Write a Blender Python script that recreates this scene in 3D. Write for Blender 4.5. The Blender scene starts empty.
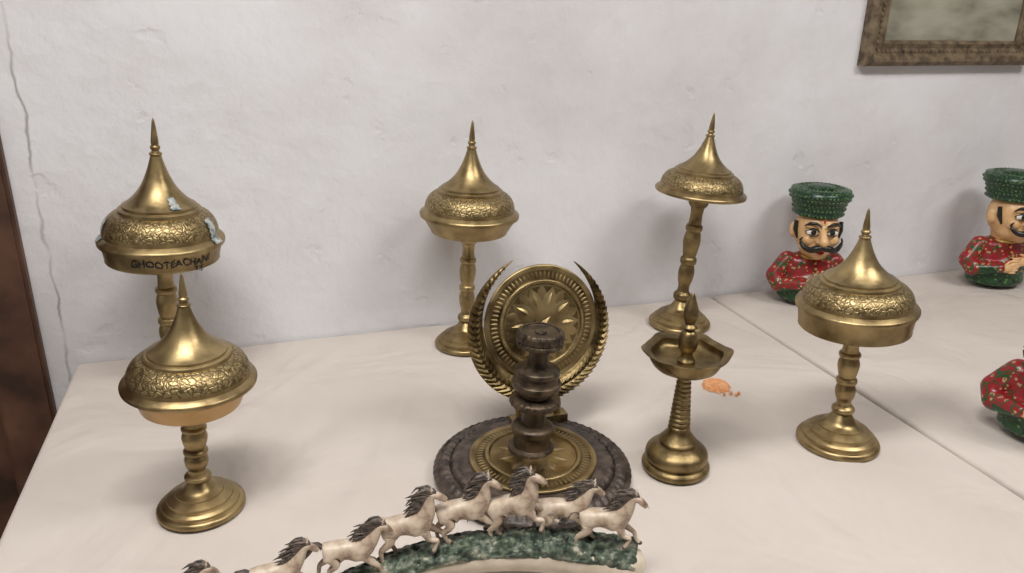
import bpy, bmesh, math, random
from math import sin, cos, pi, radians
from mathutils import Vector, Matrix, noise
random.seed(7)
TZ = 0.75
scene = bpy.context.scene
COL = scene.collection
try:
    scene.view_settings.view_transform = 'Standard'
    scene.view_settings.look = 'None'
except Exception: pass

# ------------------------------------------------------------ materials
def newmat(name):
    m = bpy.data.materials.new(name); m.use_nodes = True
    nt = m.node_tree; b = nt.nodes['Principled BSDF']
    return m, nt, b
def N(nt, t, **kw):
    n = nt.nodes.new(t)
    for k, v in kw.items():
        if k in n.inputs: n.inputs[k].default_value = v
        else: setattr(n, k, v)
    return n
def L(nt, a, b): nt.links.new(a, b)
def ramp(nt, fac, stops):
    r = nt.nodes.new('ShaderNodeValToRGB')
    cr = r.color_ramp
    while len(cr.elements) < len(stops): cr.elements.new(0.5)
    for e, (p, c) in zip(cr.elements, stops):
        e.position = p; e.color = (c[0], c[1], c[2], 1)
    L(nt, fac, r.inputs[0]); return r
def objco(nt):
    return nt.nodes.new('ShaderNodeTexCoord').outputs['Object']
def noisemat(name, c1, c2, scale=10, rough=.6, metal=0, bump=.0, bscale=40, lo=.35, hi=.65, bdist=.002, detail=6, rvar=0, spec=None):
    m, nt, b = newmat(name); co = objco(nt)
    n = N(nt, 'ShaderNodeTexNoise', Scale=scale, Detail=detail); L(nt, co, n.inputs['Vector'])
    r = ramp(nt, n.outputs[0], [(lo, c1), (hi, c2)])
    L(nt, r.outputs[0], b.inputs['Base Color'])
    b.inputs['Roughness'].default_value = rough; b.inputs['Metallic'].default_value = metal
    if spec is not None: b.inputs['Specular IOR Level'].default_value = spec
    if rvar:
        mr = N(nt, 'ShaderNodeMapRange'); mr.inputs[3].default_value = rough - rvar; mr.inputs[4].default_value = rough + rvar
        mr.inputs[1].default_value = .3; mr.inputs[2].default_value = .7
        L(nt, n.outputs[0], mr.inputs[0]); L(nt, mr.outputs[0], b.inputs['Roughness'])
    if bump:
        n2 = N(nt, 'ShaderNodeTexNoise', Scale=bscale, Detail=8.0); L(nt, co, n2.inputs['Vector'])
        bp = N(nt, 'ShaderNodeBump', Strength=bump, Distance=bdist); L(nt, n2.outputs[0], bp.inputs['Height'])
        L(nt, bp.outputs[0], b.inputs['Normal'])
    return m
BR1, BR2 = (.24, .175, .085), (.44, .335, .17)
brass = noisemat('brass_aged', BR1, BR2, scale=30, rough=.40, metal=1, bump=.25, bscale=70, rvar=.09)
brass_dark = noisemat('brass_dark', (.14, .10, .047), (.32, .24, .115), scale=40, rough=.42, metal=1, bump=.3, bscale=120, rvar=.08)
brass_patina = noisemat('brass_patina', (.09, .065, .03), (.27, .20, .095), scale=40, rough=.43, metal=1, bump=.4, bscale=150, rvar=.08)
copper = noisemat('brass_copper_tint', (.42, .26, .12), (.54, .37, .18), scale=20, rough=.35, metal=1, rvar=.06)
def engraved(name, scale=125):
    m, nt, b = newmat(name); co = objco(nt)
    v = N(nt, 'ShaderNodeTexVoronoi', feature='DISTANCE_TO_EDGE'); v.inputs['Scale'].default_value = scale
    n = N(nt, 'ShaderNodeTexNoise', Scale=scale * .7, Detail=2.0); L(nt, co, n.inputs['Vector'])
    mx = N(nt, 'ShaderNodeMix', data_type='VECTOR'); mx.inputs[0].default_value = .016
    L(nt, co, mx.inputs[4]); L(nt, n.outputs['Color'], mx.inputs[5]); L(nt, mx.outputs[1], v.inputs['Vector'])
    r = ramp(nt, v.outputs['Distance'], [(.02, (0, 0, 0)), (.2, (1, 1, 1))])
    c = ramp(nt, v.outputs['Distance'], [(.0, (.15, .108, .05)), (.16, (.40, .305, .155))])
    L(nt, c.outputs[0], b.inputs['Base Color'])
    b.inputs['Metallic'].default_value = 1; b.inputs['Roughness'].default_value = .43
    bp = N(nt, 'ShaderNodeBump', Strength=.5, Distance=.0008); L(nt, r.outputs[0], bp.inputs['Height'])
    L(nt, bp.outputs[0], b.inputs['Normal']); return m
brass_eng = engraved('brass_engraved')
darkwood = noisemat('dark_carved_wood', (.018, .012, .009), (.085, .062, .048), scale=60, rough=.45, bump=1.0, bscale=110)
darkmetal = noisemat('dark_bronze', (.03, .022, .017), (.125, .09, .055), scale=50, rough=.42, metal=.65, bump=.5, bscale=110, rvar=.08)
ink = noisemat('black_ink', (.01, .01, .01), (.02, .02, .02), rough=.7)
def simple(name, c, rough=.5, k=.85, **kw):
    return noisemat(name, tuple(x * k for x in c), c, scale=60, rough=rough, **kw)

# wall
def wallmat(name, crack=False):
    m, nt, b = newmat(name)
    geo = nt.nodes.new('ShaderNodeNewGeometry'); pos = geo.outputs['Position']
    n = N(nt, 'ShaderNodeTexNoise', Scale=3.0, Detail=9.0); n.inputs['Roughness'].default_value = .6; L(nt, pos, n.inputs['Vector'])
    r = ramp(nt, n.outputs[0], [(.3, (.62, .605, .61)), (.47, (.69, .68, .70)), (.62, (.74, .74, .765))])
    colr = r.outputs[0]
    n2 = N(nt, 'ShaderNodeTexNoise', Scale=5.0, Detail=10.0); n2.inputs['Roughness'].default_value = .55; L(nt, pos, n2.inputs['Vector'])
    n3 = N(nt, 'ShaderNodeTexNoise', Scale=45.0, Detail=4.0); L(nt, pos, n3.inputs['Vector'])
    v = N(nt, 'ShaderNodeTexNoise', Scale=12.0, Detail=4.0); L(nt, pos, v.inputs['Vector'])
    pit = ramp(nt, v.outputs[0], [(.29, (0, 0, 0)), (.35, (1, 1, 1))])
    a1 = N(nt, 'ShaderNodeMath', operation='MULTIPLY_ADD'); L(nt, n3.outputs[0], a1.inputs[0]); a1.inputs[1].default_value = .10; L(nt, n2.outputs[0], a1.inputs[2])
    a2 = N(nt, 'ShaderNodeMath', operation='MULTIPLY_ADD'); L(nt, pit.outputs[0], a2.inputs[0]); a2.inputs[1].default_value = .10; L(nt, a1.outputs[0], a2.inputs[2])
    bp = N(nt, 'ShaderNodeBump', Strength=.5, Distance=.024); L(nt, a2.outputs[0], bp.inputs['Height']); L(nt, bp.outputs[0], b.inputs['Normal'])
    if crack:
        sx = N(nt, 'ShaderNodeSeparateXYZ'); L(nt, pos, sx.inputs[0])
        nz = N(nt, 'ShaderNodeTexNoise', Scale=9.0, Detail=8.0); L(nt, pos, nz.inputs['Vector'])
        s = N(nt, 'ShaderNodeMath', operation='MULTIPLY_ADD'); L(nt, nz.outputs[0], s.inputs[0]); s.inputs[1].default_value = .045; L(nt, sx.outputs[0], s.inputs[2])
        d = N(nt, 'ShaderNodeMath', operation='ADD'); L(nt, s.outputs[0], d.inputs[0]); d.inputs[1].default_value = .372 - .0225
        ab = N(nt, 'ShaderNodeMath', operation='ABSOLUTE'); L(nt, d.outputs[0], ab.inputs[0])
        cr = ramp(nt, ab.outputs[0], [(.0005, (.4, .38, .36)), (.0025, (1, 1, 1))])
        fade = N(nt, 'ShaderNodeTexNoise', Scale=6.0, Detail=3.0); L(nt, pos, fade.inputs['Vector'])
        fr_ = ramp(nt, fade.outputs[0], [(.40, (.15, .15, .15)), (.55, (.9, .9, .9))])
        mm = N(nt, 'ShaderNodeMix', data_type='RGBA', blend_type='MULTIPLY'); L(nt, fr_.outputs[0], mm.inputs[0])
        L(nt, colr, mm.inputs[6]); L(nt, cr.outputs[0], mm.inputs[7]); colr = mm.outputs[2]
    L(nt, colr, b.inputs['Base Color']); b.inputs['Roughness'].default_value = .85
    b.inputs['Specular IOR Level'].default_value = .2
    return m
wall_m = wallmat('white_plaster', True)
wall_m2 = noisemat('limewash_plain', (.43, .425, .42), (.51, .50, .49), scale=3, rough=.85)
# cloth
def clothmat():
    m, nt, b = newmat('cream_cloth')
    geo = nt.nodes.new('ShaderNodeNewGeometry'); pos = geo.outputs['Position']
    n = N(nt, 'ShaderNodeTexNoise', Scale=3.0, Detail=5.0); L(nt, pos, n.inputs['Vector'])
    r = ramp(nt, n.outputs[0], [(.3, (.53, .475, .43)), (.7, (.60, .545, .50))]); L(nt, r.outputs[0], b.inputs['Base Color'])
    n2 = N(nt, 'ShaderNodeTexNoise', Scale=4.5, Detail=3.0); L(nt, pos, n2.inputs['Vector'])
    n2.inputs['Distortion'].default_value = .7
    n3 = N(nt, 'ShaderNodeTexNoise', Scale=500.0, Detail=2.0); L(nt, pos, n3.inputs['Vector'])
    a = N(nt, 'ShaderNodeMath', operation='MULTIPLY_ADD'); L(nt, n3.outputs[0], a.inputs[0]); a.inputs[1].default_value = .012; L(nt, n2.outputs[0], a.inputs[2])
    bp = N(nt, 'ShaderNodeBump', Strength=.7, Distance=.035); L(nt, a.outputs[0], bp.inputs['Height']); L(nt, bp.outputs[0], b.inputs['Normal'])
    b.inputs['Roughness'].default_value = .8; b.inputs['Specular IOR Level'].default_value = .25
    return m
cloth = clothmat()
wood_door = noisemat('door_wood', (.045, .022, .014), (.14, .065, .04), scale=9, rough=.5, bump=.4, bscale=30)
floor_m = noisemat('floor_cement', (.14, .10, .08), (.2, .15, .12), scale=5, rough=.6, bump=.2)
tabwood = noisemat('table_wood', (.14, .08, .04), (.22, .13, .07), scale=8, rough=.6)

# ------------------------------------------------------------ helpers
def group(name, loc, rz=0, parent=None):
    e = bpy.data.objects.new(name, None); e.empty_display_size = .05
    e.location = loc; e.rotation_euler = (0, 0, rz); COL.objects.link(e)
    if parent: e.parent = parent
    return e
def obj(name, me, parent=None, mats=(), loc=(0, 0, 0), rot=(0, 0, 0), smooth=True, ang=40):
    if not isinstance(me, bpy.types.Mesh):
        m2 = bpy.data.meshes.new(name); me.to_mesh(m2); me.free(); me = m2
    for m in mats: me.materials.append(m)
    if smooth:
        me.polygons.foreach_set('use_smooth', [True] * len(me.polygons))
        if ang: me.set_sharp_from_angle(angle=radians(ang))
    o = bpy.data.objects.new(name, me); COL.objects.link(o)
    o.location = loc; o.rotation_euler = rot
    if parent: o.parent = parent
    return o
def cat(seg, n=5):
    if len(seg) < 3: return list(seg)
    out = []
    P = [seg[0]] + list(seg) + [seg[-1]]
    for i in range(1, len(P) - 2):
        p0, p1, p2, p3 = [Vector(q) for q in P[i - 1:i + 3]]
        for k in range(n):
            t = k / n
            q = .5 * ((2 * p1) + (p2 - p0) * t + (2 * p0 - 5 * p1 + 4 * p2 - p3) * t * t + (3 * p1 - p0 - 3 * p2 + p3) * t ** 3)
            out.append(tuple(q))
    out.append(tuple(seg[-1])); return out
def lathe_bm(segs, n=72, mod=None, matfn=None):
    prof = []
    for s in segs:
        for q in cat(s):
            q = (max(q[0], 0), q[1])
            if not prof or (abs(prof[-1][0] - q[0]) + abs(prof[-1][1] - q[1])) > 1e-6: prof.append(q)
    bm = bmesh.new(); rings = []
    for r, z in prof:
        if r < 1e-5: rings.append([bm.verts.new((0, 0, z))])
        else:
            ring = []
            for i in range(n):
                a = 2 * pi * i / n; rr, zz = (r, z) if not mod else mod(r, z, a)
                ring.append(bm.verts.new((rr * cos(a), rr * sin(a), zz)))
            rings.append(ring)
    for k in range(len(rings) - 1):
        A, B = rings[k], rings[k + 1]
        if len(A) == 1 and len(B) == 1: continue
        for i in range(n):
            j = (i + 1) % n
            if len(A) == 1: f = bm.faces.new((A[0], B[j], B[i]))
            elif len(B) == 1: f = bm.faces.new((A[i], A[j], B[0]))
            else: f = bm.faces.new((A[i], A[j], B[j], B[i]))
            if matfn: f.material_index = matfn((prof[k][0] + prof[k + 1][0]) / 2, (prof[k][1] + prof[k + 1][1]) / 2)
    bmesh.ops.recalc_face_normals(bm, faces=bm.faces)
    return bm
def lathe(name, segs, parent, mats, n=72, mod=None, matfn=None, **kw):
    return obj(name, lathe_bm(segs, n, mod, matfn), parent, mats, **kw)
def box(bm, lo, hi, mi=0):
    r = bmesh.ops.create_cube(bm, size=1)
    c = (Vector(lo) + Vector(hi)) / 2; s = Vector(hi) - Vector(lo)
    for v in r['verts']: v.co = Vector((v.co.x * s.x, v.co.y * s.y, v.co.z * s.z)) + c
    fs = set(f for v in r['verts'] for f in v.link_faces)
    for f in fs: f.material_index = mi
def boxobj(name, lo, hi, mat, parent=None, bevel=0):
    bm = bmesh.new(); box(bm, lo, hi)
    if bevel: bmesh.ops.bevel(bm, geom=bm.edges[:], offset=bevel, segments=2, affect='EDGES')
    return obj(name, bm, parent, [mat], smooth=False)
def ellip(bm, c, r, rot=None, sub=3, mi=0):
    res = bmesh.ops.create_icosphere(bm, subdivisions=sub, radius=1)
    M = Matrix.Translation(c) @ (rot.to_4x4() if rot else Matrix.Identity(4)) @ Matrix.Diagonal((r[0], r[1], r[2], 1))
    for v in res['verts']: v.co = M @ v.co
    if mi:
        for f in set(f for v in res['verts'] for f in v.link_faces): f.material_index = mi
def chain(bm, pts, sub=2, step=.35, mi=0):
    for a, b in zip(pts, pts[1:]):
        A, B = Vector(a[:3]), Vector(b[:3]); d = (B - A).length
        k = max(2, int(d / (min(a[3], b[3]) * step)) + 1)
        for i in range(k + 1):
            t = i / k; r = a[3] * (1 - t) + b[3] * t
            ellip(bm, A.lerp(B, t), (r, r, r), sub=sub, mi=mi)
def evaluated(bm_or_me, mods, name='tmp'):
    if isinstance(bm_or_me, bmesh.types.BMesh):
        me = bpy.data.meshes.new(name); bm_or_me.to_mesh(me); bm_or_me.free()
    else: me = bm_or_me
    o = bpy.data.objects.new(name, me); COL.objects.link(o)
    mods(o)
    dg = bpy.context.evaluated_depsgraph_get(); dg.update()
    r = bpy.data.meshes.new_from_object(o.evaluated_get(dg))
    bpy.data.objects.remove(o); return r
def remeshed(bm, voxel, smooth=4):
    def mods(o):
        m = o.modifiers.new('r', 'REMESH'); m.mode = 'VOXEL'; m.voxel_size = voxel
        s = o.modifiers.new('s', 'SMOOTH'); s.iterations = smooth; s.factor = .5
    return evaluated(bm, mods)
def tubepath(bm, pts, rad, n=10, mi=0, squash=None):
    rings = []
    for i, p in enumerate(pts):
        t = (pts[min(i + 1, len(pts) - 1)] - pts[max(i - 1, 0)]).normalized()
        up = Vector((0, 0, 1)) if abs(t.z) < .9 else Vector((0, 1, 0))
        s = t.cross(up).normalized(); u = s.cross(t)
        rings.append([bm.verts.new(p + (s * cos(2 * pi * k / n) + u * sin(2 * pi * k / n) * (squash or 1)) * rad[i]) for k in range(n)])
    for A, B in zip(rings, rings[1:]):
        for k in range(n):
            f = bm.faces.new((A[k], A[(k + 1) % n], B[(k + 1) % n], B[k])); f.material_index = mi
    for R in (rings[0], rings[-1]):
        f = bm.faces.new(R); f.material_index = mi
def leaf(bm, p, d, nrm, ln, w, h, mi=0):
    p = Vector(p); d = Vector(d).normalized(); nrm = Vector(nrm).normalized(); s = nrm.cross(d)
    b = bm.verts.new(p); tip = bm.verts.new(p + d * ln)
    l1 = bm.verts.new(p + d * ln * .3 + s * w * .45); l2 = bm.verts.new(p + d * ln * .65 + s * w * .35)
    r1 = bm.verts.new(p + d * ln * .3 - s * w * .45); r2 = bm.verts.new(p + d * ln * .65 - s * w * .35)
    m1 = bm.verts.new(p + d * ln * .3 + nrm * h); m2 = bm.verts.new(p + d * ln * .65 + nrm * h * .8)
    for f in ((b, m1, l1), (l1, m1, m2, l2), (l2, m2, tip), (b, r1, m1), (r1, r2, m2, m1), (r2, tip, m2)):
        bm.faces.new(f).material_index = mi

# ------------------------------------------------------------ room
WY = 1.545
def wall(name, lo, hi, m): return boxobj(name, lo, hi, m)
wall('wall_back', (-.41, WY, 0), (3.3, WY + .15, 2.9), wall_m)
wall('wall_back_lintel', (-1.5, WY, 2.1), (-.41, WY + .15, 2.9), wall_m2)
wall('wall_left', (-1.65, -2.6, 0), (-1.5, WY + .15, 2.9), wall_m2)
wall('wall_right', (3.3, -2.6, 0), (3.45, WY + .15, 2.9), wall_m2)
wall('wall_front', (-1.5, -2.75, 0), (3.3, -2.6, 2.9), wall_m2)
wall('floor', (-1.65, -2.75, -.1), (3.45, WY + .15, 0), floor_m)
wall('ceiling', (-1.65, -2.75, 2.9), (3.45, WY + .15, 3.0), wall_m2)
d = group('door_1', (-.955, WY, 0))
bm = bmesh.new()
box(bm, (.455, -.02, 0), (.545, .12, 2.1)); box(bm, (-.545, -.02, 0), (-.455, .12, 2.1)); box(bm, (-.455, -.02, 2.02), (.455, .12, 2.1))
bmesh.ops.bevel(bm, geom=bm.edges[:], offset=.006, segments=2, affect='EDGES')
obj('frame', bm, d, [wood_door], smooth=False)
bm = bmesh.new(); box(bm, (-.455, .03, .01), (.455, .075, 2.02))
for z0, z1 in ((.15, .9), (1.05, 1.9)):
    for x0, x1 in ((-.38, -.04), (.04, .38)):
        box(bm, (x0, .015, z0), (x1, .031, z1)); box(bm, (x0 + .05, .005, z0 + .05), (x1 - .05, .016, z1 - .05))
obj('leaf', bm, d, [wood_door], smooth=False)

# ------------------------------------------------------------ tables
def cloth_table(name, x0, x1, y0, y1, zt, waves):
    g = group(name, ((x0 + x1) / 2, (y0 + y1) / 2, 0))
    cx, cy = (x0 + x1) / 2, (y0 + y1) / 2
    hx, hy = (x1 - x0) / 2, (y1 - y0) / 2
    boxobj('tabletop', (-hx + .004, -hy + .004, zt - .04), (hx - .004, hy - .004, zt - .012), tabwood, g)
    for i, (sx, sy) in enumerate(((1, 1), (-1, 1), (1, -1), (-1, -1))):
        boxobj('leg_%d' % (i + 1), (sx * (hx - .05) - .025, sy * (hy - .05) - .025, 0), (sx * (hx - .05) + .025, sy * (hy - .05) + .025, zt - .04), tabwood, g)
    nx, ny = int((x1 - x0) / .008), int((y1 - y0) / .008)
    bm = bmesh.new(); G = []
    creases = [((-.1, -.5), (.25, .3), .003), ((-.5, .2), (-.15, .62), .003), ((.2, .1), (.62, .35), .003), ((.0, .3), (.5, .5), .0025), ((-.6, -.2), (.1, -.3), .003),
               ((-.3, -.1), (-.05, .45), .0025), ((.35, -.4), (.6, .1), .003), ((-.62, .0), (-.35, -.1), .003), ((.1, .55), (.3, .2), .002)]
    def zz(x, y):
        z = zt - .0045 + .0030 * noise.noise(Vector((x * 4 + cx * 5, y * 4, 0)))
        for (a, b, h) in creases:
            A = Vector(a); B = Vector(b); P = Vector((x, y)); t = max(0, min(1, (P - A).dot(B - A) / (B - A).length_squared))
            dd = (P - A.lerp(B, t)).length + .012 * noise.noise(Vector((x * 9, y * 9, 3)))
            z += h * 1.5 * math.exp(-(dd / .011) ** 2) * sin(pi * t)
        return min(z, zt - .0002)
    for j in range(ny + 1):
        row = []
        for i in range(nx + 1):
            x = -hx + 2 * hx * i / nx; y = -hy + 2 * hy * j / ny
            row.append(bm.verts.new((x, y, zz(x, y))))
        G.append(row)
    for j in range(ny):
        for i in range(nx): bm.faces.new((G[j][i], G[j][i + 1], G[j + 1][i + 1], G[j + 1][i]))
    per = [(G[0][i], (0, -1), 'f') for i in range(nx)] + [(G[j][nx], (1, 0), 'r') for j in range(ny)] + \
          [(G[ny][i], (0, 1), 'b') for i in range(nx, 0, -1)] + [(G[j][0], (-1, 0), 'l') for j in range(ny, 0, -1)]
    base = [p[0].co.copy() for p in per]
    prev = [p[0] for p in per]
    R = .008
    levels = [(R * sin(a), -R * (1 - cos(a))) for a in (pi / 6, pi / 3, pi / 2)] + [(R, -R - .68 * k / 10) for k in range(1, 11)]
    for li, (off, dz) in enumerate(levels):
        ring = []
        for k, (v, nrm, side) in enumerate(per):
            q = base[k]; s = (q.x + q.y * 1.3)
            w = 0
            if side in waves and li > 2:
                w = (li - 2) / 10 * .014 * (1 + sin(s * 38 + 2 * noise.noise(Vector((s * 3, 0, 0)))))
            ring.append(bm.verts.new((q.x + nrm[0] * (off + w), q.y + nrm[1] * (off + w), q.z + dz)))
        m = len(ring)
        for k in range(m): bm.faces.new((prev[k], ring[k], ring[(k + 1) % m], prev[(k + 1) % m]))
        prev = ring
    bmesh.ops.recalc_face_normals(bm, faces=bm.faces)
    obj('tablecloth', bm, g, [cloth], ang=None)
    return g
cloth_table('cloth_covered_table', -.352, 1.016, .30, 1.534, TZ, 'fl')
cloth_table('cloth_covered_table', 1.036, 2.6, .30, 1.534, TZ + .001, 'fr')

# ------------------------------------------------------------ brass lamps
def base_segs(Rb, Hb, rs):
    return [[(0, 0), (Rb, 0)], [(Rb, 0), (Rb, Hb * .08)], [(Rb, Hb * .08), (Rb * .96, Hb * .15), (Rb * .88, Hb * .19)], [(Rb * .88, Hb * .19), (Rb * .87, Hb * .27)],
            [(Rb * .87, Hb * .27), (Rb * .80, Hb * .33), (Rb * .74, Hb * .36)], [(Rb * .74, Hb * .36), (Rb * .73, Hb * .43)],
            [(Rb * .73, Hb * .43), (Rb * .60, Hb * .50), (Rb * .54, Hb * .53)], [(Rb * .54, Hb * .53), (Rb * .53, Hb * .58)],
            [(Rb * .53, Hb * .58), (Rb * .38, Hb * .68), (Rb * .28, Hb * .84), (rs, Hb)]]
def stem_segs(z0, z1, k=1.0):
    P = [[(0, .012), (.03, .017), (.07, .017), (.10, .012)], [(.10, .012), (.15, .011), (.22, .0145), (.30, .0155), (.36, .0125)], [(.36, .0125), (.38, .0155), (.42, .0155), (.44, .012)],
         [(.44, .012), (.50, .0145), (.60, .0165), (.68, .0135)], [(.68, .0135), (.70, .016), (.73, .016), (.75, .0125)], [(.75, .0125), (.84, .0115), (.90, .013)], [(.90, .013), (.93, .018), (.97, .020), (1, .022)]]
    return [[(r * k, z0 + (z1 - z0) * t) for t, r in s] for s in P]
def lid_segs(zr, Lh, R, flange=.05):
    f = lambda pts: [(r * R, zr + z * Lh) for r, z in pts]
    return [f([(0, .02), (.9, .0)]), f([(.9, 0), (1.0, -.01)]), f([(1.0, -.01), (1.005, .015), (.99, .03)]), f([(.99, .03), (.94, .05), (.91, .06)]),
            f([(.91, .06), (.895, .12), (.84, .185), (.75, .23), (.65, .25)]), f([(.65, .25), (.645, .275)]), f([(.645, .275), (.61, .285), (.585, .287)]), f([(.585, .287), (.58, .305)]),
            f([(.58, .305), (.50, .33), (.39, .38), (.28, .45), (.19, .54), (.125, .63), (.085, .70)]), f([(.085, .70), (.10, .708), (.10, .72), (.065, .73)]),
            f([(.065, .73), (.058, .742), (.075, .755), (.078, .772), (.055, .785)]), f([(.055, .785), (.060, .80), (.057, .83), (.04, .90), (.022, .97), (0, 1.0)])]
def covered_lamp(x, y, H, zr, R, Rb, Hb=.05, pot=.05, potr=(.93, .80), potmat=None, tilt=0, rk=1.0, kind='pot'):
    g = group('brass_pedestal_lamp', (x, y, TZ))
    lathe('base', base_segs(Rb, Hb, .012 * rk), g, [brass])
    u = group('upper', (0, 0, Hb), 0, g); u.rotation_euler = (.317 * radians(tilt), .948 * radians(tilt), 0)
    zp = zr - pot - Hb; zt = zr - Hb; Lh = H - zr
    lathe('stem', stem_segs(-.003, zp + .002, rk), u, [brass_dark if kind == 'umb' else brass], n=40)
    if kind == 'pot':
        a, b = potr
        lathe('bowl', [[(0, zp), (R * .3, zp), (R * .62, zp + pot * .10)], [(R * .62, zp + pot * .10), (R * b, zp + pot * .2), (R * (b + .02), zp + pot * .28)],
                       [(R * (b + .02), zp + pot * .28), (R * a, zt - .0015)], [(R * a, zt - .0015), (0, zt - .0015)]], u, [potmat or brass])
    else:
        lathe('collar', [[(0, zp), (.022, zp), (.03, zp + .008), (.02, zt + .004), (0, zt + .006)]], u, [brass])
    def mf(r, z):
        q = r / R; return 1 if .655 < q < .905 and z < zt + Lh * .26 else 0
    lathe('lid', lid_segs(zt, Lh, R), u, [brass, brass_eng], matfn=mf, n=96)
    return g, u
RB = .100
covered_lamp(-.113, .993, .340, .192, .083, .058, Hb=.045, pot=.040, potr=(.88, .74), potmat=copper, tilt=2.8)
gB, uB = covered_lamp(-.174, 1.391, .477, .272, RB, .066, Hb=.055, pot=.040, potr=(.95, .88), rk=1.1, tilt=3.4)
covered_lamp(.379, 1.423, .454, .272, .096, .064, Hb=.05, pot=.042, potr=(.96, .76), tilt=1.8)
covered_lamp(.861, 1.400, .461, .296, .094, .067, Hb=.055, pot=.012, tilt=4.1, kind='umb', rk=1.1)
covered_lamp(.859, .884, .389, .236, .088, .064, Hb=.055, pot=.042, potr=(.96, .90), tilt=-2.8)
# handwriting on the back-left lamp bowl, tape patches
def txt(body, size, off):
    cu = bpy.data.curves.new('t', 'FONT'); cu.body = body; cu.size = size; cu.align_x = 'CENTER'; cu.offset = off
    to = bpy.data.objects.new('t', cu); COL.objects.link(to)
    dg = bpy.context.evaluated_depsgraph_get(); dg.update()
    me = bpy.data.meshes.new_from_object(to.evaluated_get(dg)); bpy.data.objects.remove(to); return me
bm = bmesh.new(); bm.from_mesh(txt('GHOOTEACHANI', .0165, .0003)); k0 = len(bm.verts); bm.from_mesh(txt('T.E', .013, .0003)); bm.verts.ensure_lookup_table()
for v in bm.verts[k0:]: v.co.x += .045; v.co.y -= .0122
bmesh.ops.triangulate(bm, faces=bm.faces[:]); bmesh.ops.subdivide_edges(bm, edges=bm.edges[:], cuts=1)
Rp = RB; zpB = .272 - .055 - .040
for v in bm.verts:
    x_, y_ = v.co.x, v.co.y
    a = radians(-76) + x_ / .095
    z = zpB + .0205 + y_ * (1 + .12 * sin(x_ * 400)) + .0016 * sin(x_ * 110) + .0008 * sin(x_ * 500)
    hh = (z - (zpB + .0112)) / .0273; rr = Rp * (.90 + .05 * max(-.3, min(1, hh))) + .0012
    v.co = Vector((rr * cos(a), rr * sin(a), z))
obj('handwriting', bm, uB, [ink], smooth=False)
tape = noisemat('grey_tape', (.10, .16, .19), (.50, .50, .46), scale=110, rough=.4)
def lidpatch(u, segs, R, a0, a1, q0, q1, zt, Lh, mat, nm):
    prof = []
    for s in segs:
        for q in cat(s): prof.append(q)
    pr = [q for q in prof if q0 <= q[0] / R <= q1 and q[1] > zt + .02 * Lh and q[1] < zt + .66 * Lh]
    bm = bmesh.new(); rows = []
    for i, (r, z) in enumerate(pr):
        n = 8; j = .12 * sin(i * 2.1)
        rows.append([bm.verts.new(((r + .0014) * cos(a0 + j * (a1 - a0) + (a1 - a0) * k / n), (r + .0014) * sin(a0 + j * (a1 - a0) + (a1 - a0) * k / n), z + .0012)) for k in range(n + 1)])
    for A, B in zip(rows, rows[1:]):
        for k in range(8): bm.faces.new((A[k], A[k + 1], B[k + 1], B[k]))
    obj(nm, bm, u, [mat])
zt, Lh = .272 - .055, .477 - .272
sg = lid_segs(zt, Lh, RB)
lidpatch(uB, sg, RB, radians(-66), radians(-50), .36, .56, zt, Lh, tape, 'tape_1')
lidpatch(uB, sg, RB, radians(-30), radians(-18), .78, 1.0, zt, Lh, tape, 'tape_2')
lidpatch(uB, sg, RB, radians(-172), radians(-162), .80, 1.0, zt, Lh, tape, 'tape_3')

# oil lamp
g = group('brass_oil_lamp', (.5675, .894, TZ))
lathe('foot', [[(0, 0), (.050, 0)], [(.050, 0), (.051, .006), (.047, .011)], [(.047, .011), (.044, .012)], [(.044, .012), (.047, .020), (.045, .030), (.036, .038), (.027, .042)],
               [(.027, .042), (.029, .046), (.026, .05)], [(.026, .05), (.0185, .06), (.016, .066)]], g, [brass_dark])
st = []
n = 13
for i in range(n):
    z0 = .064 + (.160 - .064) * i / n; z1 = .064 + (.160 - .064) * (i + 1) / n
    r = .0165 - .0070 * (i + .5) / n
    st.append([(r * .90, z0), (r * 1.03, (z0 + z1) / 2), (r * .88, z1)])
st.append([(.0085, .16), (.016, .164), (.022, .168)])
lathe('stem', st, g, [brass_dark], n=40)
def scal(r, z, a):
    k = max(0, min(1, (r - .03) / .03))
    s = abs(cos(3 * (a + .35))) ** 4
    return r * (1 + k * (.08 * s - .01)), z + k * .003 * s
lathe('oil_dish', [[(0, .162), (.022, .162), (.042, .166), (.050, .176), (.052, .186)], [(.052, .186), (.061, .190)], [(.061, .190), (.062, .193), (.059, .1935)], [(.059, .1935), (.050, .190)], [(.050, .190), (.047, .180), (.036, .175), (.02, .174), (0, .174)]], g, [brass_dark], n=120, mod=scal)
lathe('finial', [[(.013, .172), (.013, .178)], [(.013, .178), (.009, .184), (.008, .190)], [(.008, .190), (.013, .198), (.0145, .208), (.012, .220), (.007, .226)], [(.007, .226), (.0115, .230), (.007, .235)],
                 [(.007, .235), (.0110, .246), (.0105, .256), (.006, .270), (.003, .279), (0, .283)]], g, [brass_dark], n=40)

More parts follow.
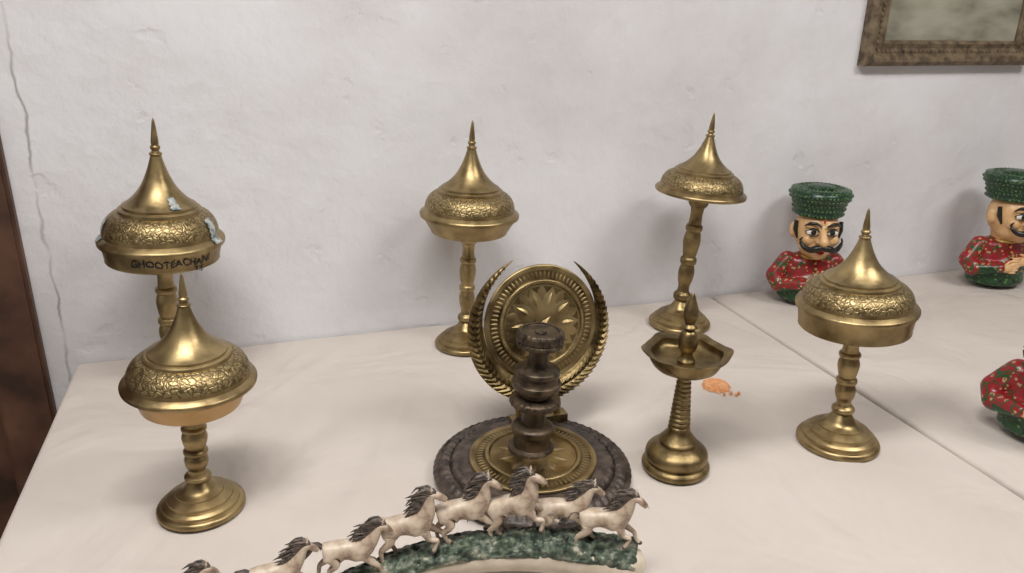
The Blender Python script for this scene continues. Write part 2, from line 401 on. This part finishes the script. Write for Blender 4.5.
# ------------------------------------------------------------ plaque trophy
T = group('brass_plaque_trophy', (.353, .943, TZ))
def wob(r, z, a):
    if r > .112 and z > .003: return r * (1 + .003 * sin(a * 64)), z + .0012 * sin(a * 64) * sin((r - .112) / .035 * pi)
    return r, z
lathe('wooden_base', [[(0, 0), (.142, 0)], [(.142, 0), (.147, .004), (.147, .010), (.143, .014)], [(.143, .014), (.140, .012)], [(.140, .012), (.132, .018), (.124, .017)], [(.124, .017), (.122, .014)], [(.122, .014), (.118, .021), (.110, .023)], [(.110, .023), (.100, .024), (0, .024)]], T, [darkwood], n=384, mod=wob)
def sunplate(name, parent, R, loc, rot=(0, 0, 0), dome=.012, m1=brass, m2=brass, h=1.0, m3=None):
    e = group(name, loc, 0, parent); e.rotation_euler = rot
    k = R / .087
    def mf(r, z): return 1 if (.0655 * k < r < .0795 * k) or (.059 * k < r < .061 * k) or r < .056 * k and r > .020 * k and m3 else 0
    lathe('disc', [[(0, 0), (.086 * k, 0)], [(.086 * k, 0), (.088 * k, .002), (.087 * k, .005), (.083 * k, .006)], [(.083 * k, .006), (.080 * k, .0045)], [(.080 * k, .0045), (.067 * k, .006)],
                   [(.067 * k, .006), (.065 * k, .009), (.061 * k, .009)], [(.061 * k, .009), (.059 * k, .007)], [(.059 * k, .007), (.04 * k, dome * .8), (.02 * k, dome), (0, dome)]], e, [m1, brass_patina], matfn=mf)
    bm = bmesh.new()
    for i in range(10):
        a = 2 * pi * i / 10; d = (cos(a), sin(a), -.08)
        leaf(bm, (cos(a) * .012 * k, sin(a) * .012 * k, dome + .0004), d, (0, 0, 1), .046 * k, .028 * k, .0028 * h)
        leaf(bm, (cos(a) * .026 * k, sin(a) * .026 * k, dome + .0010 * h), d, (0, 0, 1), .024 * k, .009 * k, .0024 * h)
        a += pi / 10
        leaf(bm, (cos(a) * .036 * k, sin(a) * .036 * k, dome * .8), (cos(a), sin(a), -.06), (0, 0, 1), .023 * k, .018 * k, .0018 * h)
    for i in range(72):
        a = 2 * pi * i / 72
        leaf(bm, (cos(a) * .0665 * k, sin(a) * .0665 * k, .0056), (cos(a), sin(a), -.08), (0, 0, 1), .013 * k, .0062 * k, .0012 * h)
    for i in range(90):
        a = 2 * pi * i / 90; ellip(bm, (cos(a) * .063 * k, sin(a) * .063 * k, .009), (.0014 * k, .0014 * k, .0009), sub=1)
    leaf(bm, (-.012 * k, -.014 * k, dome + .0022), (.6, .7, 0), (0, 0, 1), .034 * k, .016 * k, .004)
    leaf(bm, (-.010 * k, -.012 * k, dome + .0022), (.95, .1, 0), (0, 0, 1), .022 * k, .010 * k, .003)
    leaf(bm, (-.010 * k, -.012 * k, dome + .0022), (-.1, .95, 0), (0, 0, 1), .022 * k, .010 * k, .003)
    bmesh.ops.recalc_face_normals(bm, faces=bm.faces)
    obj('embossing', bm, e, [m2], ang=25)
    return e
sunplate('brass_inlay', T, .094, (0, -.002, .0238), dome=.008, m1=brass, m2=brass, h=.7)
lathe('column', [[(0, .025), (.031, .025)], [(.031, .025), (.035, .029), (.034, .034)], [(.034, .034), (.028, .037)], [(.028, .037), (.027, .058)], [(.027, .058), (.031, .060), (.032, .067), (.028, .071)], [(.028, .071), (.018, .074)], [(.018, .074), (.017, .100)],
                 [(.017, .100), (.033, .103)], [(.033, .103), (.037, .106), (.037, .113), (.033, .116)], [(.033, .116), (.022, .119)], [(.022, .119), (.021, .128)], [(.021, .128), (.033, .130)], [(.033, .130), (.036, .134), (.036, .141), (.031, .144)], [(.031, .144), (.029, .152)], [(.029, .152), (.033, .155), (.032, .161), (.027, .164)], [(.027, .164), (.016, .167)], [(.016, .167), (.0145, .178), (.016, .194)],
                 [(.016, .194), (.030, .197)], [(.030, .197), (.034, .200), (.034, .204)], [(.034, .204), (.032, .206)], [(.032, .206), (.034, .208), (.034, .216)], [(.034, .216), (.031, .221), (.027, .221)], [(.027, .221), (.025, .218), (.010, .217), (.008, .220), (0, .221)]], T, [darkmetal], n=96,
      mod=lambda r, z, a: (r * (1 + .022 * sin(a * 24) * (1 if (z > .191 and r > .03) or (.10 < z < .117 and r > .03) else 0)), z), loc=(.001, .015, .001), rot=(0, radians(3), 0))
pl = group('plaque', (.047, .112, .178), 0, T); pl.rotation_euler = (radians(80), 0, 0)
sunplate('medallion', pl, .093, (.004, .010, -.004), m1=brass, m2=brass, h=.9, m3=True)
bm = bmesh.new(); n = 110; R0 = .119; rows = []
A0, A1 = radians(109), radians(360 + 60)
def wid(t): return .0012 + .039 * (sin(pi * t) ** .9)
for i in range(n + 1):
    t = i / n; a = A0 + (A1 - A0) * t; w = wid(t)
    Ro = R0 - .002 + .004 * abs(2 * t - 1) ** 6
    row = []
    for q, z in ((0, 0), (.12, .003), (.45, .005), (.8, .004), (1, .0), (.5, -.004)):
        r = Ro - w * .94 * q; row.append(bm.verts.new((r * cos(a), r * sin(a), z * min(1, w / .012))))
    rows.append(row)
for A, B in zip(rows, rows[1:]):
    for k in range(6): bm.faces.new((A[k], A[(k + 1) % 6], B[(k + 1) % 6], B[k]))
NL = 58
for i in range(2, NL - 1):
    t = i / NL; a = A0 + (A1 - A0) * t; w = wid(t)
    sgn = -1 if t < .5 else 1
    tg = Vector((-sin(a), cos(a), 0)) * sgn; rd = Vector((cos(a), sin(a), 0))
    zf = .0040 * min(1, w / .014)
    ll = w * .72 + .002
    leaf(bm, rd * (R0 - w * .50) + Vector((0, 0, zf)), tg * 1.0 + rd * .60, (0, 0, 1), ll, w * .31 + .001, .0048 * min(1, w / .015))
    leaf(bm, rd * (R0 - w * .52) + Vector((0, 0, zf)), tg * 1.0 - rd * .50, (0, 0, 1), ll * .85, w * .29 + .001, .0048 * min(1, w / .015))
bmesh.ops.recalc_face_normals(bm, faces=bm.faces)
obj('laurel_wreath', bm, pl, [brass_patina], ang=20)
bm = bmesh.new()
for s in (-1, 1):
    tubepath(bm, [Vector((.047 + s * .03, .103, .020)), Vector((.047 + s * .034, .106, .045)), Vector((.047 + s * .03, .110, .072))], [.007, .005, .006], 10)
box(bm, (.0, .093, .018), (.094, .116, .032))
tubepath(bm, [Vector((.047, .108, .03)), Vector((.049, .12, .07)), Vector((.050, .127, .13)), Vector((.051, .135, .19))], [.007, .006, .006, .006], 10)
obj('bracket', bm, T, [brass_dark], ang=40)

# ------------------------------------------------------------ horses sculpture
S = [(.392, .686, .046), (.330, .708, .055), (.262, .730, .060), (.181, .750, .053), (.110, .757, .039), (.028, .752, .024), (-.050, .752, .015), (-.137, .762, .009)]
HX = group('running_horses_sculpture', (.181, .755, TZ))
org = Vector((.181, .755, 0))
PX = [635, 580, 520, 450, 390, 320, 250, 170]
fine = [Vector(p) - org for p in cat(S, 12)]
resin = noisemat('cream_resin', (.43, .365, .275), (.58, .505, .41), scale=30, rough=.35)
def rockmat():
    m, nt, b = newmat('painted_ground'); co = objco(nt)
    n = N(nt, 'ShaderNodeTexNoise', Scale=90.0, Detail=8.0); L(nt, co, n.inputs['Vector'])
    r = ramp(nt, n.outputs[0], [(.34, (.012, .018, .012)), (.47, (.05, .075, .05)), (.58, (.13, .155, .11)), (.68, (.38, .35, .28))]); L(nt, r.outputs[0], b.inputs['Base Color'])
    b.inputs['Roughness'].default_value = .45
    bp = N(nt, 'ShaderNodeBump', Strength=.9, Distance=.003); L(nt, n.outputs[0], bp.inputs['Height']); L(nt, bp.outputs[0], b.inputs['Normal']); return m
rock = rockmat()
bm = bmesh.new(); m = len(fine)
tr = [.0225 - .012 * (i / m) - (.006 if i == 0 else 0) for i in range(m)]
tp_ = []
for i, p in enumerate(fine):
    q = p + Vector((0, -.006, -.026 + .014 * (i / m))); q.z = max(q.z, tr[i] + .001); tp_.append(q)
tubepath(bm, tp_, tr, 28)
obj('tusk_base', bm, HX, [resin], ang=60)
bm = bmesh.new()
tubepath(bm, [p + Vector((0, 0, -.010)) for p in fine], [.026 - .009 * (i / m) - (.006 if i in (0, m - 1) else 0) for i in range(m)], 30, squash=.66)
bmesh.ops.subdivide_edges(bm, edges=bm.edges[:], cuts=2, use_grid_fill=True)
for v in bm.verts:
    q = v.co * 60; dd = noise.noise(q) * .007 + noise.noise(q * 2.3) * .005 + noise.noise(q * 5) * .0025
    v.co += Vector((0, -.6, 1)) * dd
    v.co.z = max(v.co.z, .001)
obj('rocky_ground', bm, HX, [rock], ang=None)

def horsemat():
    m, nt, b = newmat('horse_coat'); co = objco(nt)
    n = N(nt, 'ShaderNodeTexNoise', Scale=3.2, Detail=4.0); L(nt, co, n.inputs['Vector'])
    r = ramp(nt, n.outputs[0], [(.32, (.17, .11, .075)), (.47, (.43, .33, .245)), (.65, (.60, .505, .40))]); L(nt, r.outputs[0], b.inputs['Base Color'])
    b.inputs['Roughness'].default_value = .4; return m
coat = horsemat()
mane_m = noisemat('horse_mane', (.025, .02, .018), (.15, .115, .09), scale=8, rough=.5)
def skinned(verts, edges, radii, root=0, sub=2):
    me = bpy.data.meshes.new('sk'); me.from_pydata(verts, edges, [])
    def mods(o):
        sm = o.modifiers.new('skin', 'SKIN'); sm.use_smooth_shade = True
        lay = o.data.skin_vertices[0].data
        for i, r in enumerate(radii):
            lay[i].radius = (r, r) if not isinstance(r, tuple) else r; lay[i].use_root = (i == root)
        s = o.modifiers.new('sub', 'SUBSURF'); s.levels = sub; s.render_levels = sub
    return evaluated(me, mods)
def horse(name, parent, loc, yaw, scale, pitch=0, neck=0, ph=0, turn=0):
    V, E, Rr, hoof = [], [], [], []
    F = 1.16
    def add(p, r, prev=None):
        V.append(Vector(p)); Rr.append(r * F)
        if prev is not None: E.append((prev, len(V) - 1))
        return len(V) - 1
    pel = add((-.40, 0, .93), .22); loin = add((-.14, 0, .91), .19, pel); bar = add((.10, 0, .88), .225, loin); ch = add((.34, 0, .92), .225, bar)
    nb = add((.50, 0, 1.10), .175, ch); nm = add((.62 - .1 * neck, .02 * turn, 1.32), .128, nb); po = add((.74 - .15 * neck, .06 * turn, 1.50 + .05 * neck), .095, nm)
    fc = add((.88 - .12 * neck, .12 * turn, 1.40 + .04 * neck), .082, po); mz = add((1.02 - .12 * neck, .18 * turn, 1.25 + .05 * neck), .052, fc)
    rp = add((-.56, 0, .90), .15, pel)
    for s in (1, -1):
        f = ph * s
        a = add((-.42 , s * .12, .74), .14, pel); b = add((-.30 + .12 * f, s * .15, .60), .105, a); c = add((-.56 + .18 * f, s * .13, .40), .056, b)
        e = add((-.52 + .28 * f, s * .13, .16), .040, c); h = add((-.47 + .3 * f, s * .13, .03), .050, e); hoof.append(h)
        a = add((.36, s * .12, .72), .11, ch); b = add((.50 + .14 * f, s * .13, .52 + .05 * f), .064, a); c = add((.66 + .08 * f, s * .13, .44), .050, b)
        if f > 0: e = add((.60 + .3 * f, s * .13, .24), .038, c); h = add((.66 + .34 * f, s * .13, .14), .048, e)
        else: e = add((.52, s * .13, .27), .038, c); h = add((.46, s * .13, .18), .048, e)
        hoof.append(h)
    me = skinned([tuple(v) for v in V], E, Rr)
    g = group(name, loc, yaw, parent); g.rotation_euler = (0, -pitch, yaw); g.scale = (scale,) * 3
    obj('body', me, g, [coat], ang=None)
    bm = bmesh.new()
    crest = [V[po] + Vector((.02, 0, .09)), V[nm].lerp(V[po], .5) + Vector((-.07, 0, .08)), V[nm] + Vector((-.1, 0, .06)), V[nb].lerp(V[nm], .5) + Vector((-.13, 0, .05)), V[nb] + Vector((-.14, 0, .04))]
    cf = [Vector(q) for q in cat([tuple(c) for c in crest], 3)]
    for i, p in enumerate(cf):
        for s in (-1, 0, 1):
            k = random.uniform(.7, 1.5)
            tubepath(bm, [p + Vector((.04, s * .04, -.03)), p + Vector((-.08 * k, s * .07, .06 * k)), p + Vector((-.19 * k, s * .085, .05 * k)), p + Vector((-.28 * k, s * .07, random.uniform(-.08, .06)))], [.036, .034, .024, .005], 6)
    for s in (-1, 0, 1):
        p = V[po]; tubepath(bm, [p + Vector((.0, s * .02, .08)), p + Vector((.07, s * .04, .06)), p + Vector((.12, s * .03, -.02))], [.025, .022, .006], 6)
    for j in range(8):
        s = random.uniform(-.07, .07); k = random.uniform(.8, 1.25)
        p = V[rp]; tubepath(bm, [p + Vector((.0, s * .3, .06)), p + Vector((-.12, s * .5, .15)), p + Vector((-.26 * k, s, .12)), p + Vector((-.38 * k, s * 1.6, -.04)), p + Vector((-.50 * k, s * 2, -.22 * k))], [.05, .05, .045, .032, .006], 6)
    obj('mane_and_tail', bm, g, [mane_m], ang=None)
    bm = bmesh.new()
    for s in (-1, 1):
        p = V[po] + Vector((.02, s * .05, .06)); tubepath(bm, [p, p + Vector((.01, s * .015, .08)), p + Vector((.03, s * .02, .14))], [.03, .026, .004], 6)
    obj('ears', bm, g, [coat], ang=None)
    bm = bmesh.new()
    for s in (-1, 1):
        ellip(bm, V[po].lerp(V[fc], .55) + Vector((.01, s * .074, .02)), (.018, .012, .018), sub=1)
        ellip(bm, V[mz] + Vector((.035, s * .028, .0)), (.012, .008, .012), sub=1)
    for h in hoof: ellip(bm, V[h] + Vector((.01, 0, -.005)), (.062, .052, .05), sub=2)
    obj('eyes_nostrils_hooves', bm, g, [mane_m], ang=None)
def pathat(px):
    for i in range(7):
        if PX[i] >= px >= PX[i + 1]:
            t = (PX[i] - px) / (PX[i] - PX[i + 1]); A, B = Vector(S[i]), Vector(S[i + 1])
            return A.lerp(B, t), (A - B)
HS = [(602, .050, .05, .3, .5, -.3, -.006), (562, .049, .0, 0, -.5, .4, .008), (522, .053, .30, .9, .6, -.5, -.002), (466, .053, .10, .8, -.4, -.4, .004), (412, .054, .16, .6, .5, .3, -.004), (347, .050, -.04, 0, -.6, -.2, .0), (278, .047, .02, -.1, .5, .3, .002), (182, .046, .02, .0, -.5, 0, 0)]
for i, (px, sc, pit, nk, ph, tn, lat) in enumerate(HS):
    p, dr = pathat(px); yaw = math.atan2(dr.y, dr.x)
    p = p - org; p.z -= .004; p.y += lat; p.z += .3 * sc * sin(pit)
    horse('horse_%d' % (i + 1), HX, p, yaw + random.uniform(-.2, .1), sc, pit, nk, ph, tn)

# ------------------------------------------------------------ busts
def patternmat(name, base, dots, lines, sc=75):
    m, nt, b = newmat(name); co = objco(nt)
    v = N(nt, 'ShaderNodeTexVoronoi'); v.inputs['Scale'].default_value = sc; L(nt, co, v.inputs['Vector'])
    r = ramp(nt, v.outputs['Distance'], [(.12, lines), (.14, dots), (.26, dots), (.30, base)])
    v2 = N(nt, 'ShaderNodeTexVoronoi', feature='DISTANCE_TO_EDGE'); v2.inputs['Scale'].default_value = sc * .45; L(nt, co, v2.inputs['Vector'])
    r2 = ramp(nt, v2.outputs['Distance'], [(.03, (1, 1, 1)), (.05, (0, 0, 0))])
    mx = N(nt, 'ShaderNodeMix', data_type='RGBA'); L(nt, r2.outputs[0], mx.inputs[0]); L(nt, r.outputs[0], mx.inputs[6]); mx.inputs[7].default_value = (*lines, 1)
    L(nt, mx.outputs[2], b.inputs['Base Color']); b.inputs['Roughness'].default_value = .3; return m
red = patternmat('red_painted_tunic', (.28, .012, .018), (.48, .34, .17), (.03, .07, .02), 90)
green = patternmat('green_painted_skirt', (.012, .06, .02), (.12, .24, .07), (.004, .014, .006), 95)
turb = patternmat('green_turban', (.008, .04, .018), (.12, .24, .07), (.003, .013, .007), 150)
bead = noisemat('turban_beads', (.010, .055, .025), (.14, .24, .08), scale=90, rough=.3, lo=.42, hi=.62)
skin = noisemat('painted_skin', (.58, .33, .14), (.76, .49, .25), scale=25, rough=.35)
white = simple('eye_white', (.85, .83, .76), .3); black = simple('black_paint', (.012, .01, .008), .3); lip = simple('red_paint', (.5, .03, .02), .3)
gold = simple('gold_paint', (.55, .36, .09), .35)
def bust(x, y, yaw, k=1.0, headyaw=0, gz=.044):
    g = group('rajasthani_man_figurine', (x, y, TZ + .001), yaw); g.scale = (k,) * 3
    bm = bmesh.new()
    ellip(bm, (0, 0, .060), (.062, .043, .060)); ellip(bm, (0, .002, .095), (.062, .036, .028)); ellip(bm, (0, -.01, .05), (.05, .043, .042))
    for i in range(5):
        z = .004 + i * .009; ellip(bm, (0, 0, z + .012), (.070 - i * .002, .052 - i * .001, .018))
    chain(bm, [(-.054, .002, .100, .022), (-.083, -.006, .064, .020), (-.076, -.020, .046, .018), (-.03, -.052, .056, .0135)])
    chain(bm, [(.054, .002, .100, .022), (.083, -.006, .066, .020), (.076, -.020, .052, .018), (.03, -.052, .072, .0135)])
    chain(bm, [(0, 0, .10, .028), (0, -.002, .118, .024)])
    me = remeshed(bm, .0035, 4)
    for v in me.vertices:
        if v.co.z < .001: v.co.z = .001
    for p in me.polygons:
        c = p.center
        p.material_index = 1 if (c.z < gz and abs(c.x) < .073 and c.y > -.06) else 0
    obj('torso_and_arms', me, g, [red, green], ang=None)
    bm = bmesh.new()
    def torus(c, R, r, M=None, sy=1):
        vs = []
        for i in range(28):
            a = 2 * pi * i / 28; vs.append([bm.verts.new((c[0] + (R + r * cos(b)) * cos(a), c[1] + sy * (R + r * cos(b)) * sin(a), c[2] + r * sin(b))) for b in [2 * pi * q / 8 for q in range(8)]])
        for i in range(28):
            A, B = vs[i], vs[(i + 1) % 28]
            for q in range(8): bm.faces.new((A[q], A[(q + 1) % 8], B[(q + 1) % 8], B[q]))
    torus((0, -.002, .114), .029, .0035); torus((0, 0, .044), .063, .003, sy=.74)
    for i in range(5): ellip(bm, (0, -.049 + .001 * i - (0 if i < 3 else -.006 * (i - 2)), .058 + .011 * i), (.0035, .003, .0035), sub=1)
    obj('gold_trim', bm, g, [gold])
    bm = bmesh.new()
    for s, z0 in ((-1, .057), (1, .073)):
        w = Vector((s * .028, -.056, z0))
        ellip(bm, w + Vector((-s * .012, -.002, 0)), (.013, .0075, .0115), sub=2)
        for f in range(4):
            ln = (.016, .019, .018, .014)[f]; zz = z0 + .0098 - f * .0064
            a = w + Vector((-s * .018, -.004, 0)); a.z = zz
            b2 = a + Vector((-s * ln * .6, -.003, 0)); c2 = b2 + Vector((-s * ln * .45, .004, -.001))
            chain(bm, [(*a, .0036), (*b2, .0033), (*c2, .0028)], sub=1)
        a = w + Vector((-s * .006, -.003, .009)); chain(bm, [(*a, .0038), (*(a + Vector((-s * .007, -.001, .008))), .0033), (*(a + Vector((-s * .014, -.001, .010))), .0028)], sub=1)
    obj('hands', remeshed(bm, .0012, 2), g, [skin], ang=None)
    h = group('head', (0, 0, .112 - .112 * 1.17), headyaw, g); h.scale = (1.17, 1.17, 1.17)
    bm = bmesh.new()
    ellip(bm, (0, -.004, .168), (.043, .044, .048)); ellip(bm, (0, -.014, .140), (.034, .034, .027)); ellip(bm, (0, -.034, .124), (.014, .012, .010))
    UP = .005
    chain(bm, [(0, -.044, .172 + UP, .006), (0, -.056, .158 + UP, .0075), (0, -.060, .151 + UP, .0098)])
    for s in (-1, 1):
        ellip(bm, (s * .0075, -.052, .150 + UP), (.006, .006, .005)); ellip(bm, (s * .024, -.034, .149 + UP), (.013, .012, .012)); ellip(bm, (s * .044, .002, .160 + UP), (.006, .010, .016))
        ellip(bm, (s * .018, -.040, .178 + UP), (.014, .008, .005))
    chain(bm, [(0, 0, .13, .026), (0, 0, .112, .024)])
    obj('face', remeshed(bm, .0025, 2), h, [skin], ang=None)
    fz = group('features', (0, 0, UP), 0, h)
    for nm, mt, parts in (('eye_whites', white, [((s * .018, -.0415, .167), (.0125, .006, .0072)) for s in (-1, 1)]),
                          ('irises', black, [((s * .018, -.0465, .167), (.0052, .0025, .0055)) for s in (-1, 1)])):
        bm = bmesh.new()
        for c, r in parts: ellip(bm, c, r, sub=3)
        obj(nm, bm, fz, [mt], ang=None)
    bm = bmesh.new()
    for s in (-1, 1):
        V3 = lambda *a: Vector((s * a[0], a[1], a[2]))
        tubepath(bm, [V3(.005, -.051, .180), V3(.016, -.051, .186), V3(.027, -.045, .185), V3(.034, -.037, .178)], [.0018, .003, .0028, .001], 8)
        tubepath(bm, [V3(.005, -.0475, .167), V3(.012, -.0495, .1738), V3(.02, -.0485, .1758), V3(.032, -.0395, .1675)], [.0010, .0016, .0016, .0012], 6)
        tubepath(bm, [V3(.005, -.0475, .167), V3(.012, -.0485, .1612), V3(.02, -.0475, .1598), V3(.031, -.0405, .1665)], [.001, .0012, .0012, .001], 6)
        mp_ = [Vector(q) for q in cat([(s * .0, -.060, .1400), (s * .011, -.061, .1395), (s * .023, -.056, .1350), (s * .034, -.048, .1395), (s * .040, -.042, .150), (s * .036, -.046, .158)], 3)]
        rr = [.0050, .0058, .0064, .0068, .0068, .0064, .0060, .0055, .005, .0045, .0038, .0032, .0026, .002, .0014, .0006]
        tubepath(bm, mp_, rr[:len(mp_)], 10)
        tubepath(bm, [V3(.0435, -.012, .182), V3(.0435, -.015, .165), V3(.040, -.021, .148)], [.004, .0050, .0015], 8)
    obj('eyebrows_and_moustache', bm, fz, [black], ang=None)
    bm = bmesh.new(); tubepath(bm, [Vector((-.011, -.0455, .1305)), Vector((-.004, -.050, .132)), Vector((.004, -.050, .132)), Vector((.011, -.0455, .1305))], [.001, .003, .003, .001], 8)
    tubepath(bm, [Vector((-.008, -.0465, .127)), Vector((0, -.050, .1255)), Vector((.008, -.0465, .127))], [.001, .0032, .001], 8)
    ellip(bm, (0, -.0475, .190), (.002, .0015, .005), sub=2)
    obj('lips_and_tilak', bm, fz, [lip], ang=None)
    tp = [[(.040, .186), (.053, .186)], [(.053, .186), (.0585, .192), (.057, .202)], [(.057, .202), (.060, .212), (.061, .228)], [(.061, .228), (.067, .240), (.0715, .256), (.068, .268)], [(.068, .268), (.058, .276), (.046, .274)], [(.046, .274), (.036, .268), (.034, .272), (.024, .282), (.010, .285), (0, .285)]]
    to_ = lathe('turban', tp, h, [turb], n=72)
    bm = bmesh.new()
    for ri, (r, z, n_) in enumerate(((.0585, .194, 40), (.0605, .212, 42), (.0620, .228, 42), (.0690, .244, 46), (.0718, .257, 48), (.0665, .270, 44), (.050, .276, 34), (.030, .279, 20))):
        for i in range(n_):
            a = 2 * pi * (i + .5 * (ri % 2)) / n_; ellip(bm, (r * cos(a), r * sin(a), z), (.0024, .0024, .0034), sub=1)
    be = obj('turban_beads', bm, h, [bead], ang=None)
    SZ = .60
    for o in (to_, be): o.scale = (.82, .82, SZ); o.location = (0, .002, .257 - .285 * SZ)
    return g
bust(1.226, 1.444, radians(-20), 1.0, radians(-2))
bust(1.785, 1.417, radians(-14), 1.05, radians(14), gz=.060)
bust(1.196, .797, radians(-62), 1.0, 0, gz=.052)

# ------------------------------------------------------------ painting
P = group('framed_painting', (1.612, WY, TZ + .735))
fr = noisemat('gilt_frame', (.08, .055, .035), (.24, .18, .11), scale=50, rough=.5, metal=.25, bump=.8, bscale=110)
hw, hh = .257, .198
bm = bmesh.new()
prof = [(0, -.001), (0, -.022), (.010, -.030), (.020, -.028), (.026, -.020), (.040, -.016), (.050, -.020), (.056, -.014), (.058, -.006), (.058, -.001)]
rings = []
for (sx, sz) in ((-1, -1), (1, -1), (1, 1), (-1, 1)):
    rings.append([bm.verts.new((sx * (hw - o), y, sz * (hh - o))) for o, y in prof])
for i in range(4):
    A, B = rings[i], rings[(i + 1) % 4]
    for k in range(len(prof)): 
        k2 = (k + 1) % len(prof); bm.faces.new((A[k], B[k], B[k2], A[k2]))
for i in range(4):
    A = Vector(((-1, 1, 1, -1)[i] * (hw - .033), -.019, (-1, -1, 1, 1)[i] * (hh - .033))); j = (i + 1) % 4
    B = Vector(((-1, 1, 1, -1)[j] * (hw - .033), -.019, (-1, -1, 1, 1)[j] * (hh - .033)))
    n_ = int((B - A).length / .012)
    for q in range(n_):
        ellip(bm, A.lerp(B, (q + .5) / n_), (.0045, .003, .0045), sub=1)
bmesh.ops.recalc_face_normals(bm, faces=bm.faces)
obj('frame', bm, P, [fr], ang=30)
m, nt, b = newmat('faded_landscape'); co = objco(nt)
mp = N(nt, 'ShaderNodeMapping'); mp.inputs['Scale'].default_value = (1, 1, 2.4); L(nt, co, mp.inputs[0])
n_ = N(nt, 'ShaderNodeTexNoise', Scale=7.0, Detail=7.0); L(nt, mp.outputs[0], n_.inputs['Vector'])
r = ramp(nt, n_.outputs[0], [(.28, (.10, .10, .08)), (.42, (.26, .25, .19)), (.6, (.36, .35, .28))]); L(nt, r.outputs[0], b.inputs['Base Color']); b.inputs['Roughness'].default_value = .35
bm = bmesh.new(); box(bm, (-hw + .05, -.009, -hh + .05), (hw - .05, -.001, hh - .05)); obj('canvas', bm, P, [m], smooth=False)

# ------------------------------------------------------------ orange powder
om = noisemat('orange_powder', (.58, .23, .08), (.68, .36, .18), scale=120, rough=.9, bump=.3, bscale=300)
bm = bmesh.new()
def patch(cx, cy, r, sx=1):
    c = bm.verts.new((cx, cy, .0022)); n = 40; ring = []; ring2 = []
    for i in range(n):
        a = 2 * pi * i / n; q = r * (1 + .12 * noise.noise(Vector((cos(a) * 1.3, sin(a) * 1.3, cx * 50))) + .22 * noise.noise(Vector((cos(a) * 4, sin(a) * 4, 9))))
        ring.append(bm.verts.new((cx + q * .85 * cos(a) * sx, cy + q * .85 * sin(a), .0018))); ring2.append(bm.verts.new((cx + q * cos(a) * sx, cy + q * sin(a), -.003)))
    for i in range(n):
        j = (i + 1) % n; bm.faces.new((c, ring[i], ring[j])); bm.faces.new((ring[i], ring2[i], ring2[j], ring[j]))
patch(0, 0, .026, 1.05); patch(.008, -.036, .0035); patch(.014, -.044, .003); patch(-.006, -.036, .0025); patch(.022, -.040, .003)
obj('spilled_orange_powder', bm, None, [om], loc=(.778, 1.115, TZ - .001))

# ------------------------------------------------------------ lights
emi, nt, b = newmat('tube_glow'); b.inputs['Emission Color'].default_value = (1, .97, .92, 1); b.inputs['Emission Strength'].default_value = 4
def ceil_light(x, y, sx, sy, E, col=(1, .97, .94)):
    g = group('ceiling_light', (x, y, 2.9))
    boxobj('housing', (-sx / 2 - .03, -sy / 2 - .03, -.05), (sx / 2 + .03, sy / 2 + .03, 0), simple('lamp_housing', (.8, .8, .8)), g)
    boxobj('diffuser', (-sx / 2, -sy / 2, -.056), (sx / 2, sy / 2, -.05), emi, g)
    ld = bpy.data.lights.new('light', 'AREA'); ld.shape = 'RECTANGLE'; ld.size = sx; ld.size_y = sy; ld.energy = E; ld.color = col
    lo = bpy.data.objects.new('light', ld); COL.objects.link(lo); lo.parent = g; lo.location = (0, 0, -.062)
ceil_light(-.2, .20, 1.2, .5, 39)
ceil_light(1.7, -.1, 1.1, .5, 27)
w = bpy.data.worlds.new('w'); scene.world = w; w.use_nodes = True
w.node_tree.nodes['Background'].inputs[0].default_value = (.8, .85, .9, 1); w.node_tree.nodes['Background'].inputs[1].default_value = .5

# ------------------------------------------------------------ camera
cd = bpy.data.cameras.new('camera'); cam = bpy.data.objects.new('camera', cd); COL.objects.link(cam)
cd.sensor_width = 36; cd.lens = 780 / 1024 * 36; cd.clip_start = .02
p = radians(20); roll = .02
H = Vector((.3173, .9483, 0)).normalized(); R0v = Vector((H.y, -H.x, 0)); Z = Vector((0, 0, 1))
F = H * cos(p) - Z * sin(p); U0 = H * sin(p) + Z * cos(p)
Rc = R0v * cos(roll) + U0 * sin(roll); Uc = U0 * cos(roll) - R0v * sin(roll)
M = Matrix((Rc, Uc, -F)).transposed().to_4x4(); M.translation = Vector((0, 0, TZ + .66))
cam.matrix_world = M
scene.camera = cam
